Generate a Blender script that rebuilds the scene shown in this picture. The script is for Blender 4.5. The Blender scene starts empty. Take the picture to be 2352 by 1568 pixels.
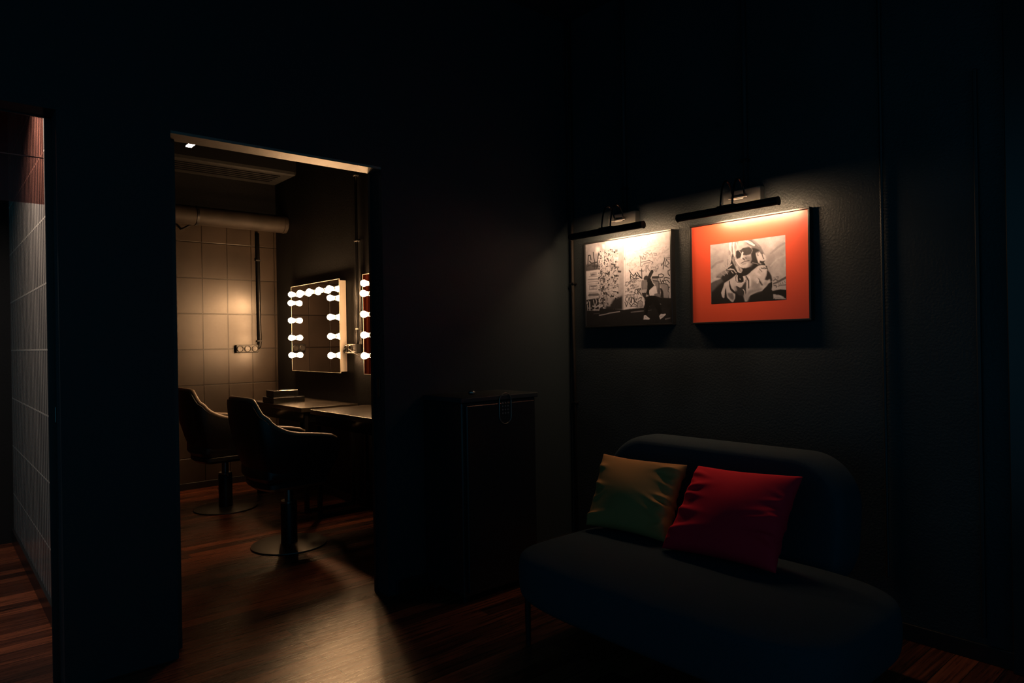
import bpy, bmesh, math, random
import numpy as np
from mathutils import Vector, Matrix

# ------------------------------------------------------------------ camera, world, exposure
S = bpy.context.scene
col = S.collection
YAW, PITCH, ROLL = 0.713316, 0.00082, -0.01678
H = 1.3
cd = bpy.data.cameras.new('camera'); cd.sensor_width = 36; cd.lens = 24.0; cd.clip_start = .05
cam = bpy.data.objects.new('camera', cd); col.objects.link(cam); S.camera = cam
F = Vector((math.sin(YAW) * math.cos(PITCH), math.cos(YAW) * math.cos(PITCH), math.sin(PITCH)))
Rt = Vector((math.cos(YAW), -math.sin(YAW), 0)); U = Rt.cross(F)
r_ = Rt * math.cos(ROLL) + U * math.sin(ROLL); u_ = -Rt * math.sin(ROLL) + U * math.cos(ROLL)
cam.matrix_world = Matrix((( r_.x, u_.x, -F.x, 0), (r_.y, u_.y, -F.y, 0), (r_.z, u_.z, -F.z, H), (0, 0, 0, 1)))
w = bpy.data.worlds.new('night'); S.world = w; w.use_nodes = True
w.node_tree.nodes['Background'].inputs[0].default_value = (.09, .50, .78, 1)
w.node_tree.nodes['Background'].inputs[1].default_value = .19
S.view_settings.view_transform = 'Standard'; S.view_settings.look = 'None'
S.view_settings.gamma = 1; S.view_settings.exposure = 0; S.view_settings.use_curve_mapping = False
S.cycles.max_bounces = 8; S.cycles.glossy_bounces = 5; S.cycles.diffuse_bounces = 3
S.cycles.use_denoising = True; S.cycles.sample_clamp_indirect = 3; S.cycles.caustics_reflective = False
BULB = (1.0, .56, .26)          # warm lamp colour

# ------------------------------------------------------------------ materials
def N(t, k, x=0, y=0): n = t.nodes.new(k); n.location = (x, y); return n
def mat(name, c, rough=.6, metal=0, bump=None, spec=.5, emit=None, mottle=None, sheen=0, coat=0):
    m = bpy.data.materials.new(name); m.use_nodes = True; t = m.node_tree; b = t.nodes['Principled BSDF']
    b.inputs['Base Color'].default_value = (*c, 1); b.inputs['Roughness'].default_value = rough
    b.inputs['Metallic'].default_value = metal; b.inputs['Specular IOR Level'].default_value = spec
    if sheen: b.inputs['Sheen Weight'].default_value = sheen; b.inputs['Sheen Roughness'].default_value = .4
    if coat: b.inputs['Coat Weight'].default_value = coat; b.inputs['Coat Roughness'].default_value = .08
    if emit: b.inputs['Emission Color'].default_value = (*emit[0], 1); b.inputs['Emission Strength'].default_value = emit[1]
    tc = N(t, 'ShaderNodeTexCoord')
    if mottle:
        n = N(t, 'ShaderNodeTexNoise'); n.inputs['Scale'].default_value = mottle[0]; n.inputs['Detail'].default_value = 6
        t.links.new(tc.outputs['Object'], n.inputs['Vector'])
        r = N(t, 'ShaderNodeValToRGB'); k = mottle[1]
        r.color_ramp.elements[0].position = .3; r.color_ramp.elements[1].position = .7
        r.color_ramp.elements[0].color = (*[v * (1 - k) for v in c], 1); r.color_ramp.elements[1].color = (*[min(1, v * (1 + k)) for v in c], 1)
        t.links.new(n.outputs['Fac'], r.inputs['Fac']); t.links.new(r.outputs['Color'], b.inputs['Base Color'])
    if bump:
        n = N(t, 'ShaderNodeTexNoise'); n.inputs['Scale'].default_value = bump[0]; n.inputs['Detail'].default_value = 4
        t.links.new(tc.outputs['Object'], n.inputs['Vector'])
        bp = N(t, 'ShaderNodeBump'); bp.inputs['Strength'].default_value = bump[1]; bp.inputs['Distance'].default_value = .01
        t.links.new(n.outputs['Fac'], bp.inputs['Height']); t.links.new(bp.outputs['Normal'], b.inputs['Normal'])
    return m
M = {}
M['paint'] = mat('teal_black_paint', (.028, .034, .037), .48, bump=(90, .22), mottle=(3, .2), spec=.35)
M['paint3'] = mat('teal_black_paint_flat', (.017, .024, .028), .6, bump=(90, .1), spec=.3)
M['paint2'] = mat('teal_black_paint_matt', (.011, .0115, .012), .55, spec=.22, bump=(60, .15))
M['ceil'] = mat('ceiling_black', (.02, .024, .026), .8, bump=(20, .2))
M['frame'] = mat('black_frame', (.012, .012, .013), .3, spec=.6)
M['jamb'] = mat('lit_jamb_tone', (.19, .165, .14), .45, bump=(60, .08))  # paler than the other jambs, carries the grazing light under the lintel
M['darkjamb'] = mat('dark_jamb_paint', (.012, .013, .014), .45)
M['metal'] = mat('black_metal', (.014, .014, .015), .4, .5)
M['brack'] = mat('dark_satin_metal', (.10, .095, .09), .28, .9)
M['arm'] = mat('arm_metal', (.07, .06, .055), .25, .9)
M['steel'] = mat('worn_steel', (.35, .34, .33), .35, .9)
M['chrome'] = mat('chrome', (.22, .21, .2), .35, 1)
M['leather'] = mat('black_leather', (.010, .010, .0105), .36, bump=(220, .12), spec=.5)
M['piping'] = mat('lit_rim_tan', (.17, .125, .09), .42, bump=(200, .1))  # bulb light on the black leather rim, put into its colour
M['table'] = mat('dark_table_top', (.035, .028, .022), .24, mottle=(9, .5), bump=(30, .04))
M['box'] = mat('black_box', (.006, .006, .006), .14)
M['sofa'] = mat('grey_felt', (.030, .046, .060), .95, bump=(700, .35), mottle=(600, .25), spec=.15)
M['olive'] = mat('olive_velvet', (.44, .20, .06), .8, bump=(500, .1))
M['red'] = mat('red_velvet', (.93, .010, .036), .8, bump=(500, .1), spec=.2)
M['duct'] = mat('painted_duct', (.028, .022, .018), .6, spec=.2, mottle=(8, .25))
M['side'] = mat('cream_side_panel', (.8, .72, .62), .6)
M['bulb'] = mat('lit_bulb', (1, .9, .8), .3, emit=(BULB, 155))
M['bulb2'] = mat('lit_bulb_dimmed', (1, .9, .8), .3, emit=(BULB, 100))  # same colour as the other bulbs, only dimmer
M['dull'] = mat('unlit_bulb', (.6, .58, .55), .3)
M['socketring'] = mat('brass_socket', (.5, .42, .3), .3, .8)
M['panel'] = mat('lit_led_panel', (1, 1, 1), .4, emit=((1, .86, .74), 14))
M['glow'] = mat('lit_tube', (1, .95, .9), .4, emit=((1, .64, .36), 160))
M['curtain'] = mat('rust_curtain', (.42, .075, .03), .8, bump=(300, .2))
M['cable'] = mat('black_cable', (.015, .015, .015), .4)
M['socket'] = mat('socket_plastic', (.05, .045, .04), .3)
M['fin'] = mat('ac_plastic', (.012, .012, .012), .6, spec=.15)

def rects_mat(name, tile, gap, c_tile, c_gap, vary, rough, off=(0, 0, 0), ax=(0, 2), bumpd=.004, stain=.3):
    """square grid of joints in object space along two axes"""
    m = bpy.data.materials.new(name); m.use_nodes = True; t = m.node_tree; b = t.nodes['Principled BSDF']
    tc = N(t, 'ShaderNodeTexCoord'); sp = N(t, 'ShaderNodeSeparateXYZ'); t.links.new(tc.outputs['Object'], sp.inputs[0])
    facs = []; cells = []
    for k, a in enumerate(ax):
        ad = N(t, 'ShaderNodeMath'); ad.operation = 'SUBTRACT'; ad.inputs[1].default_value = off[a]; t.links.new(sp.outputs[a], ad.inputs[0])
        dv = N(t, 'ShaderNodeMath'); dv.operation = 'DIVIDE'; dv.inputs[1].default_value = tile[k]; t.links.new(ad.outputs[0], dv.inputs[0])
        fl = N(t, 'ShaderNodeMath'); fl.operation = 'FLOOR'; t.links.new(dv.outputs[0], fl.inputs[0]); cells.append(fl)
        fr = N(t, 'ShaderNodeMath'); fr.operation = 'FRACT'; t.links.new(dv.outputs[0], fr.inputs[0])
        pg = N(t, 'ShaderNodeMath'); pg.operation = 'PINGPONG'; pg.inputs[1].default_value = .5; t.links.new(fr.outputs[0], pg.inputs[0])
        mr = N(t, 'ShaderNodeMapRange'); mr.inputs['From Min'].default_value = gap[k] / tile[k] * .35; mr.inputs['From Max'].default_value = gap[k] / tile[k] * .65
        t.links.new(pg.outputs[0], mr.inputs['Value']); facs.append(mr)
    mn = N(t, 'ShaderNodeMath'); mn.operation = 'MINIMUM'; t.links.new(facs[0].outputs[0], mn.inputs[0]); t.links.new(facs[1].outputs[0], mn.inputs[1])
    cb = N(t, 'ShaderNodeCombineXYZ'); t.links.new(cells[0].outputs[0], cb.inputs[0]); t.links.new(cells[1].outputs[0], cb.inputs[1])
    wn = N(t, 'ShaderNodeTexWhiteNoise'); t.links.new(cb.outputs[0], wn.inputs['Vector'])
    mrv = N(t, 'ShaderNodeMapRange'); mrv.inputs['To Min'].default_value = 1 - vary; mrv.inputs['To Max'].default_value = 1 + vary; t.links.new(wn.outputs['Value'], mrv.inputs['Value'])
    ns = N(t, 'ShaderNodeTexNoise'); ns.inputs['Scale'].default_value = 4; ns.inputs['Detail'].default_value = 7; t.links.new(tc.outputs['Object'], ns.inputs['Vector'])
    mrs = N(t, 'ShaderNodeMapRange'); mrs.inputs['From Min'].default_value = .3; mrs.inputs['From Max'].default_value = .7; mrs.inputs['To Min'].default_value = 1 - stain; mrs.inputs['To Max'].default_value = 1 + stain * .6; t.links.new(ns.outputs['Fac'], mrs.inputs['Value'])
    mu = N(t, 'ShaderNodeMath'); mu.operation = 'MULTIPLY'; t.links.new(mrv.outputs[0], mu.inputs[0]); t.links.new(mrs.outputs[0], mu.inputs[1])
    mc = N(t, 'ShaderNodeVectorMath'); mc.operation = 'SCALE'; mc.inputs[0].default_value = c_tile; t.links.new(mu.outputs[0], mc.inputs['Scale'])
    mx = N(t, 'ShaderNodeMix'); mx.data_type = 'RGBA'; mx.inputs['A'].default_value = (*c_gap, 1)
    t.links.new(mn.outputs[0], mx.inputs['Factor']); t.links.new(mc.outputs[0], mx.inputs['B']); t.links.new(mx.outputs['Result'], b.inputs['Base Color'])
    b.inputs['Roughness'].default_value = rough
    bp = N(t, 'ShaderNodeBump'); bp.inputs['Strength'].default_value = .6; bp.inputs['Distance'].default_value = bumpd
    t.links.new(mn.outputs[0], bp.inputs['Height']); t.links.new(bp.outputs['Normal'], b.inputs['Normal'])
    return m
M['concrete'] = rects_mat('concrete_tiles', (.2275, .331), (.007, .009), (.036, .026, .019), (.010, .007, .005), .12, .30, off=(1.752, 0, -.045))
M['finger'] = rects_mat('glazed_finger_tiles', (.064, .3215), (.020, .009), (.20, .175, .16), (.66, .58, .50), .12, .25, off=(0, 3.87, .013), ax=(1, 2), bumpd=-.003, stain=.1)

def wood():
    m = bpy.data.materials.new('oiled_floor_planks'); m.use_nodes = True; t = m.node_tree; b = t.nodes['Principled BSDF']
    tc = N(t, 'ShaderNodeTexCoord')
    br = N(t, 'ShaderNodeTexBrick'); br.inputs['Scale'].default_value = 1; br.inputs['Brick Width'].default_value = 1.25; br.inputs['Row Height'].default_value = .085
    br.inputs['Mortar Size'].default_value = .0016; br.inputs['Mortar Smooth'].default_value = .3; br.offset = .37; br.offset_frequency = 2
    br.inputs['Color1'].default_value = (0, 0, 0, 1); br.inputs['Color2'].default_value = (1, 1, 1, 1); br.inputs['Mortar'].default_value = (.5, .5, .5, 1)
    t.links.new(tc.outputs['Object'], br.inputs['Vector'])
    mp = N(t, 'ShaderNodeMapping'); mp.inputs['Scale'].default_value = (1.2, 34, 1); t.links.new(tc.outputs['Object'], mp.inputs['Vector'])
    g = N(t, 'ShaderNodeTexNoise'); g.inputs['Scale'].default_value = 2.2; g.inputs['Detail'].default_value = 8; g.inputs['Roughness'].default_value = .65; t.links.new(mp.outputs[0], g.inputs['Vector'])
    ad = N(t, 'ShaderNodeMath'); ad.operation = 'MULTIPLY_ADD'; ad.inputs[1].default_value = .42; t.links.new(br.outputs['Color'], ad.inputs[0]); t.links.new(g.outputs['Fac'], ad.inputs[2])
    r = N(t, 'ShaderNodeValToRGB'); e = r.color_ramp.elements
    e[0].position = .46; e[0].color = (.012, .005, .003, 1); e[1].position = .98; e[1].color = (.24, .066, .028, 1)
    x = e.new(.70); x.color = (.062, .018, .009, 1)
    t.links.new(ad.outputs[0], r.inputs['Fac']); 
    mx = N(t, 'ShaderNodeMix'); mx.data_type = 'RGBA'; mx.inputs['B'].default_value = (.006, .004, .003, 1)
    t.links.new(br.outputs['Fac'], mx.inputs['Factor']); t.links.new(r.outputs['Color'], mx.inputs['A']); t.links.new(mx.outputs['Result'], b.inputs['Base Color'])
    mr = N(t, 'ShaderNodeMapRange'); mr.inputs['To Min'].default_value = .17; mr.inputs['To Max'].default_value = .40; t.links.new(g.outputs['Fac'], mr.inputs['Value']); t.links.new(mr.outputs[0], b.inputs['Roughness'])
    bp = N(t, 'ShaderNodeBump'); bp.inputs['Strength'].default_value = .36; bp.inputs['Distance'].default_value = .003; t.links.new(g.outputs['Fac'], bp.inputs['Height'])
    b2 = N(t, 'ShaderNodeBump'); b2.inputs['Strength'].default_value = .6; b2.inputs['Distance'].default_value = -.002; t.links.new(br.outputs['Fac'], b2.inputs['Height'])
    t.links.new(bp.outputs['Normal'], b2.inputs['Normal']); t.links.new(b2.outputs['Normal'], b.inputs['Normal'])
    return m
M['floor'] = wood()

def mirror_mat():
    return mat('mirror_silver', (.72, .70, .68), .02, 1)
M['mirror'] = mirror_mat()
def glass_mat():
    m = bpy.data.materials.new('rose_reflection_glass'); m.use_nodes = True; t = m.node_tree
    b = t.nodes['Principled BSDF']; b.inputs['Base Color'].default_value = (.16, .018, .014, 1); b.inputs['Roughness'].default_value = .15  # red reflection on the pane is put into its colour
    tr = N(t, 'ShaderNodeBsdfTransparent'); tr.inputs[0].default_value = (.86, .60, .56, 1)
    mx = N(t, 'ShaderNodeMixShader'); mx.inputs[0].default_value = .35
    t.links.new(tr.outputs[0], mx.inputs[1]); t.links.new(b.outputs[0], mx.inputs[2]); t.links.new(mx.outputs[0], t.nodes['Material Output'].inputs['Surface'])
    return m
M['rose'] = glass_mat()
def photo_mat(name):
    m = bpy.data.materials.new(name); m.use_nodes = True; t = m.node_tree; b = t.nodes['Principled BSDF']
    a = N(t, 'ShaderNodeVertexColor'); a.layer_name = 'print'; t.links.new(a.outputs['Color'], b.inputs['Base Color'])
    b.inputs['Roughness'].default_value = .5; b.inputs['Specular IOR Level'].default_value = .25; b.inputs['Coat Weight'].default_value = .08; b.inputs['Coat Roughness'].default_value = .2
    return m
M['print'] = photo_mat('monochrome_print')
M['mount'] = mat('orange_mount', (.70, .085, .04), .35, coat=.6)
M['mount'].node_tree.nodes['Principled BSDF'].inputs['Coat Roughness'].default_value = .3

# ------------------------------------------------------------------ mesh helpers
class B:
    def __init__(s): s.bm = bmesh.new()
    def box(s, x0, x1, y0, y1, z0, z1, bev=0, mt=None):
        c = Vector(((x0 + x1) / 2, (y0 + y1) / 2, (z0 + z1) / 2))
        mm = Matrix.Translation(c) @ Matrix.Diagonal((abs(x1 - x0), abs(y1 - y0), abs(z1 - z0), 1))
        if mt is not None: mm = mt @ mm
        r = bmesh.ops.create_cube(s.bm, size=1, matrix=mm)
        if bev: 
            ed = list({e for v in r['verts'] for e in v.link_edges})
            bmesh.ops.bevel(s.bm, geom=ed, offset=bev, segments=2, affect='EDGES', profile=.5)
        return s
    def tube(s, pts, r, n=12, cap=True):
        pts = [Vector(p) for p in pts]; rings = []; up = None
        for i, p in enumerate(pts):
            d = (pts[min(i + 1, len(pts) - 1)] - pts[max(i - 1, 0)]).normalized()
            if up is None: up = Vector((0, 0, 1)) if abs(d.z) < .9 else Vector((1, 0, 0))
            a = d.cross(up).normalized(); b = a.cross(d).normalized(); up = b
            rr = r[i] if isinstance(r, (list, tuple)) else r
            rings.append([s.bm.verts.new(p + (a * math.cos(t) + b * math.sin(t)) * rr) for t in [2 * math.pi * k / n for k in range(n)]])
        for A, C in zip(rings, rings[1:]):
            for k in range(n): s.bm.faces.new((A[k], A[(k + 1) % n], C[(k + 1) % n], C[k]))
        if cap: s.bm.faces.new(list(reversed(rings[0]))); s.bm.faces.new(rings[-1])
        return s
    def lathe(s, prof, c=(0, 0, 0), n=48, axis='z'):
        c = Vector(c); rings = []
        for r, z in prof:
            ring = []
            for k in range(n):
                t = 2 * math.pi * k / n; a, b = max(r, 1e-5) * math.cos(t), max(r, 1e-5) * math.sin(t)
                v = {'z': Vector((a, b, z)), 'x': Vector((z, a, b)), 'y': Vector((b, z, a))}[axis]
                ring.append(s.bm.verts.new(c + v))
            rings.append(ring)
        for A, C in zip(rings, rings[1:]):
            for k in range(n): s.bm.faces.new((A[k], A[(k + 1) % n], C[(k + 1) % n], C[k]))
        s.bm.faces.new(list(reversed(rings[0]))); s.bm.faces.new(rings[-1])
        return s
    def build(s, name, m, parent=None, smooth=False, label=None, sub=0):
        bmesh.ops.recalc_face_normals(s.bm, faces=s.bm.faces)
        me = bpy.data.meshes.new(name); s.bm.to_mesh(me); s.bm.free(); me.materials.append(m)
        o = bpy.data.objects.new(name, me); col.objects.link(o)
        if smooth:
            for p in me.polygons: p.use_smooth = True
            if smooth == 'auto':
                me.set_sharp_from_angle(angle=math.radians(38))
        if sub:
            md = o.modifiers.new('sub', 'SUBSURF'); md.levels = md.render_levels = sub
        if parent: o.parent = parent
        if label: o['label'] = label
        return o
def empty(name, loc, rz=0):
    o = bpy.data.objects.new(name, None); col.objects.link(o); o.location = loc; o.rotation_euler = (0, 0, rz); return o
def tag(o, label, cat, group=None):
    o['label'] = label; o['category'] = cat
    if group: o['group'] = group
    return o
def struct(o): o['kind'] = 'structure'; return o
def dup(o, parent=None):
    c = o.copy(); col.objects.link(c)
    if parent: c.parent = parent
    for ch in list(o.children): dup(ch, c)
    return c

# ------------------------------------------------------------------ the room shell
YA0, YA1 = 3.09, 3.206        # front and back face of the wall with the two doorways
XD, XC, YB, XT = 3.177, 2.685, 6.67, .46
ZC = 3.35; ZH = 2.213
b = B(); b.box(-2.6, XD + .15, -2.2, YB + .1, -.05, 0); struct(b.build('floor', M['floor']))
b = B(); b.box(-2.6, XD + .15, -2.2, YB + .1, ZC, ZC + .05); struct(b.build('ceiling', M['ceil']))
b = B()
b.box(-2.6, -.62, YA0, YA1, 0, ZC); b.box(-.62, .398, YA0, YA1, ZH, ZC); b.box(.398, .80, YA0, YA1, 0, ZC)
b.box(.80, 1.803, YA0, YA1, ZH, ZC); b.box(1.803, XD, YA0, YA1, 0, ZC)
struct(b.build('wall_partition', M['paint3']))
b = B(); b.box(XD, XD + .15, -2.2, YA1, 0, ZC); struct(b.build('wall_right', M['paint']))
b = B(); b.box(XC, XC + .12, YA1, YB + .1, 0, ZC); struct(b.build('wall_mirrors', M['paint2']))
b = B(); b.box(XT + .12, XC, YB, YB + .1, 0, 2.44); struct(b.build('wall_back', M['concrete']))
b = B(); b.box(XT + .12, XC, YB, YB + .1, 2.44, ZC); struct(b.build('wall_back_upper', M['paint2']))
b = B(); b.box(XT, XT + .12, YA1, YB + .1, 0, ZC); struct(b.build('wall_tiled', M['finger']))
b = B(); b.box(XT + .12, XT + .14, YA1, YB, 0, ZC); struct(b.build('wall_salon_left', M['paint2']))
b = B(); b.box(-2.6, XT, 5.72, 5.82, 0, ZC); struct(b.build('wall_washroom', M['paint2']))
# skirtings
b = B(); b.box(XT - .014, XT, YA1 + .03, 5.72, 0, .095); struct(b.build('baseboard_tiled', M['frame']))
b = B(); b.box(XT + .12, XC, YB - .014, YB, 0, .062, .003); struct(b.build('baseboard_back', M['frame']))
b = B(); b.box(XC - .012, XC, YA1, YB - .014, 0, .062, .003); struct(b.build('baseboard_mirrors', M['frame']))
b = B(); b.box(1.85, XD, YA0 - .012, YA0, 0, .07, .003); struct(b.build('baseboard_partition', M['frame']))
b = B(); b.box(XD - .012, XD, -2.2, YA0 - .012, 0, .07, .003); struct(b.build('baseboard_right', M['frame']))
# door linings
b = B(); b.box(.786, .840, YA1 - .02, YA1 + .01, 0, ZH); b.box(1.792, 1.815, YA1 - .014, YA1 + .008, 0, ZH)
d1 = struct(b.build('door_1', M['darkjamb']))
b = B(); b.box(.80, 1.803, YA0 + .004, YA1 + .004, ZH - .012, ZH); b.build('lintel_lining', M['jamb'], d1, label='lining under the lintel, coloured pale as if lit by the mirror bulbs')
def stadium(b, cx, cy, cz, wy, hz, t, r, plane='x', n=10):
    """thin ring with rounded ends, lying in the plane facing the given axis"""
    pts = []
    for k in range(n + 1): a = math.pi * k / n; pts.append((math.cos(a) * wy, hz - wy + math.sin(a) * wy))
    for k in range(n + 1): a = math.pi + math.pi * k / n; pts.append((math.cos(a) * wy, -(hz - wy) + math.sin(a) * wy))
    pts.append(pts[0])
    if plane == 'x': p3 = [(cx, cy + a, cz + c) for a, c in pts]
    else: p3 = [(cx + a, cy, cz + c) for a, c in pts]
    b.tube(p3, r, 6, cap=False)
b = B(); stadium(b, 1.7995, 3.150, 1.072, .014, .055, 0, .0022); b.box(1.798, 1.803, 3.139, 3.161, 1.025, 1.119, .001)
b.build('latch_pull', mat('copper_latch', (.09, .035, .02), .5, .5), d1, smooth=False, label='copper coloured oval latch plate')
b = B(); b.box(.3955, .3985, YA1 - .018, YA1 + .001, .6, 2.208)
b.box(.374, .398, YA1 + .001, YA1 + .012, 0, 2.22)
b.box(-.62, .398, YA1 + .001, YA1 + .012, 2.208, 2.26)
d2 = struct(b.build('door_2', M['darkjamb']))
b = B(); b.box(.3935, .3975, YA1 - .008, YA1 + .0005, 1.015, 1.075, .001); b.build('strike_plate', M['steel'], d2, label='small bright metal strike plate')
b = B(); b.box(.388, .3925, YA1 + .013, YA1 + .02, 1.62, 2.20, .001); b.build('edge_glint', mat('edge_glint_tone', (.62, .60, .58), .35), d2, label='slim pale strip painted for the light caught on the frame edge')  # pale strip stands in for light caught on the upper frame edge
# trims at the right
b = B(); b.box(XD - .02, XD, .826, .84, .1, 2.35, .003); struct(b.build('trim_1', M['darkjamb']))
b = B(); b.box(XD - .035, XD, .60, .735, 0, 2.6, .004); struct(b.build('trim_2', M['frame']))

# ------------------------------------------------------------------ washroom glass and lamp
g = empty('glass_panel', (0, 3.30, 1.885)); tag(g, 'glass panel with a red reflection put into its tint, across the top of the tiled washroom doorway', 'glass panel')
b = B(); b.box(-.62, .381, 0, .006, .187, .40); b.build('pane', M['rose'], g)
b = B(); b.box(-.62, .381, 0, .006, 0, .184); b.build('pane', M['rose'], g)
b = B(); b.box(-.62, .381, -.001, .007, .184, .187); b.build('seam', mat('pink_seam', (.42, .14, .10), .4), g)

lp = empty('ceiling_downlight', (.18, 4.12, 2.72)); tag(lp, 'round black downlight beside the tiled wall, out of frame above the washroom doorway', 'lamp')
b = B(); b.lathe([(.078, 0), (.082, 0), (.082, .14), (.05, .15)], n=40)
for f in list(b.bm.faces):
    if len(f.verts) > 8 and f.calc_center_median().z < .01: b.bm.faces.remove(f)
b.build('housing', M['metal'], lp, smooth='auto')
b = B(); b.lathe([(.001, .052), (.072, .052), (.072, .062), (.001, .062)], n=40); b.build('lens', mat('lit_lens', (1, 1, 1), .4, emit=((1, .84, .72), 520)), lp, smooth='auto')
b = B(); b.tube([(0, 0, .15), (0, 0, ZC - 2.72)], .012); b.build('rod', M['metal'], lp)

# ------------------------------------------------------------------ lit mirrors
def bulb_geo(b, y, z): 
    b.lathe([(.001, -.066), (.012, -.0645), (.020, -.058), (.0255, -.046), (.0255, -.037), (.021, -.026), (.017, -.015), (.016, -.006)], c=(0, y, z), n=20, axis='x')
MW, MH = .965, .775; XM = 2.612
def make_mirror():
    r = empty('vanity_mirror', (XM, 0, 0))
    b = B(); b.box(.0, .004, 0, MW, 1.07, 1.07 + MH, .0012); b.build('mirror_glass', M['mirror'], r)
    b = B()
    for (y0, y1, z0, z1) in ((-.001, MW + .001, 1.0675, 1.0705), (-.001, MW + .001, 1.0695 + MH, 1.0725 + MH), (-.002, .0012, 1.068, 1.072 + MH), (MW - .0012, MW + .002, 1.068, 1.072 + MH)):
        b.box(-.001, .005, y0, y1, z0, z1)
    b.build('polished_edge', mat('bevelled_edge', (.75, .68, .58), .3, .3), r)
    b = B(); b.box(.004, .071, .018, MW - .018, 1.078, 1.062 + MH, .003); b.build('housing', M['side'], r, label='cream box behind the glass')
    for k in range(4):
        for y in (.085, MW - .085):
            z = 1.692 - k * .1595
            s = B(); s.lathe([(.016, -.006), (.018, -.001), (.018, 0)], c=(0, y, z), n=20, axis='x'); so = s.build('bulb_holder', M['socketring'], r, smooth='auto')
            b = B(); bulb_geo(b, y, z); b.build('bulb', M['bulb'], so, smooth=True)
    for k in range(5):
        y = .095 + k * (MW - .19) / 4; z = 1.770
        s = B(); s.lathe([(.016, -.006), (.018, -.001), (.018, 0)], c=(0, y, z), n=20, axis='x'); so = s.build('bulb_holder', M['socketring'], r, smooth='auto')
        b = B(); bulb_geo(b, y, z); b.build('bulb', M['bulb'], so, smooth=True)
    return r
m1 = make_mirror(); m1.location.y = 5.186
m2 = dup(m1); m2.location.y = 3.825
for h_ in [c for c in m2.children if c.name.startswith('bulb_holder')]:     # unseen half left unlit and the rest dimmed to darken the tiled wall
    for u in h_.children:
        if sum(v.co.y for v in u.data.vertices) / len(u.data.vertices) < .45:
            u.data = u.data.copy(); u.data.materials[0] = M['dull']
        else: u.data = u.data.copy(); u.data.materials[0] = M['bulb2']
tag(m1, 'whole square make-up mirror ringed with glowing globe bulbs, nearer the concrete tiles', 'mirror', 'make-up mirrors')
tag(m2, 'make-up mirror with glowing bulbs cut off by the right door edge', 'mirror', 'make-up mirrors')

# ------------------------------------------------------------------ vanity tables
def make_table():
    r = empty('vanity_table', (0, 0, 0))
    b = B(); b.box(2.20, XC - .002, 0, 1.06, .785, .82, .002); b.build('table_top', M['table'], r)
    b = B(); b.box(2.23, XC - .03, .03, 1.03, .70, .785, .002); b.build('drawer_box', M['box'], r)
    for y in (.02, 1.01):
        for x in (2.235, 2.63):
            b = B(); b.box(x, x + .03, y, y + .03, 0, .785, .002); b.build('leg', M['metal'], r)
        b = B(); b.box(2.265, 2.63, y, y + .03, 0, .03, .002); b.build('foot_rail', M['metal'], r)
    return r
t1 = make_table(); t1.location.y = 5.03
t2 = dup(t1); t2.location.y = 3.81
tag(t1, 'dark vanity table against the concrete tiled corner with two black boxes on it', 'table', 'vanity tables')
tag(t2, 'dark vanity table under the cut-off mirror, beside the right door edge', 'table', 'vanity tables')
b = B(); b.box(2.21, 2.485, 5.60, 5.84, .82, .868, .004); l = b.build('storage_box', M['box'])
tag(l, 'wide flat black box lying on the vanity table, under a smaller box', 'box', 'boxes on the vanity table')
b = B(); b.box(2.225, 2.445, 5.64, 5.80, .868, .925, .006); l = b.build('storage_box', M['box'])
tag(l, 'smaller black box with a shiny top, stacked on the flat box', 'box', 'boxes on the vanity table')

# ------------------------------------------------------------------ salon chairs
def plan(t, k):
    """half tub seen from above, t from -1 (right arm tip) round the back to 1 (left arm tip); k scales it"""
    s = abs(t); sg = 1 if t >= 0 else -1
    if s < .34:   # back
        y = .205 * (s / .34); x = -.315 + .03 * (s / .34) ** 2
    elif s < .56:
        a = (s - .34) / .22 * math.pi / 2; y = .205 + .065 * math.sin(a); x = -.285 + .075 * (1 - math.cos(a))
    else:
        a = (s - .56) / .44; y = .27 - .015 * a * a; x = -.21 + .44 * a
    return Vector((x * k, sg * y * k, 0))
def rim(t):
    s = abs(t)
    pts = [(0, .967), (.28, .963), (.34, .955), (.40, .925), (.46, .878), (.53, .828), (.60, .785), (.66, .757), (.73, .741), (.82, .731), (.9, .721), (.97, .708), (1, .69)]
    for (a, va), (c, vc) in zip(pts, pts[1:]):
        if s <= c: return va + (vc - va) * (s - a) / (c - a)
    return .70
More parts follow.
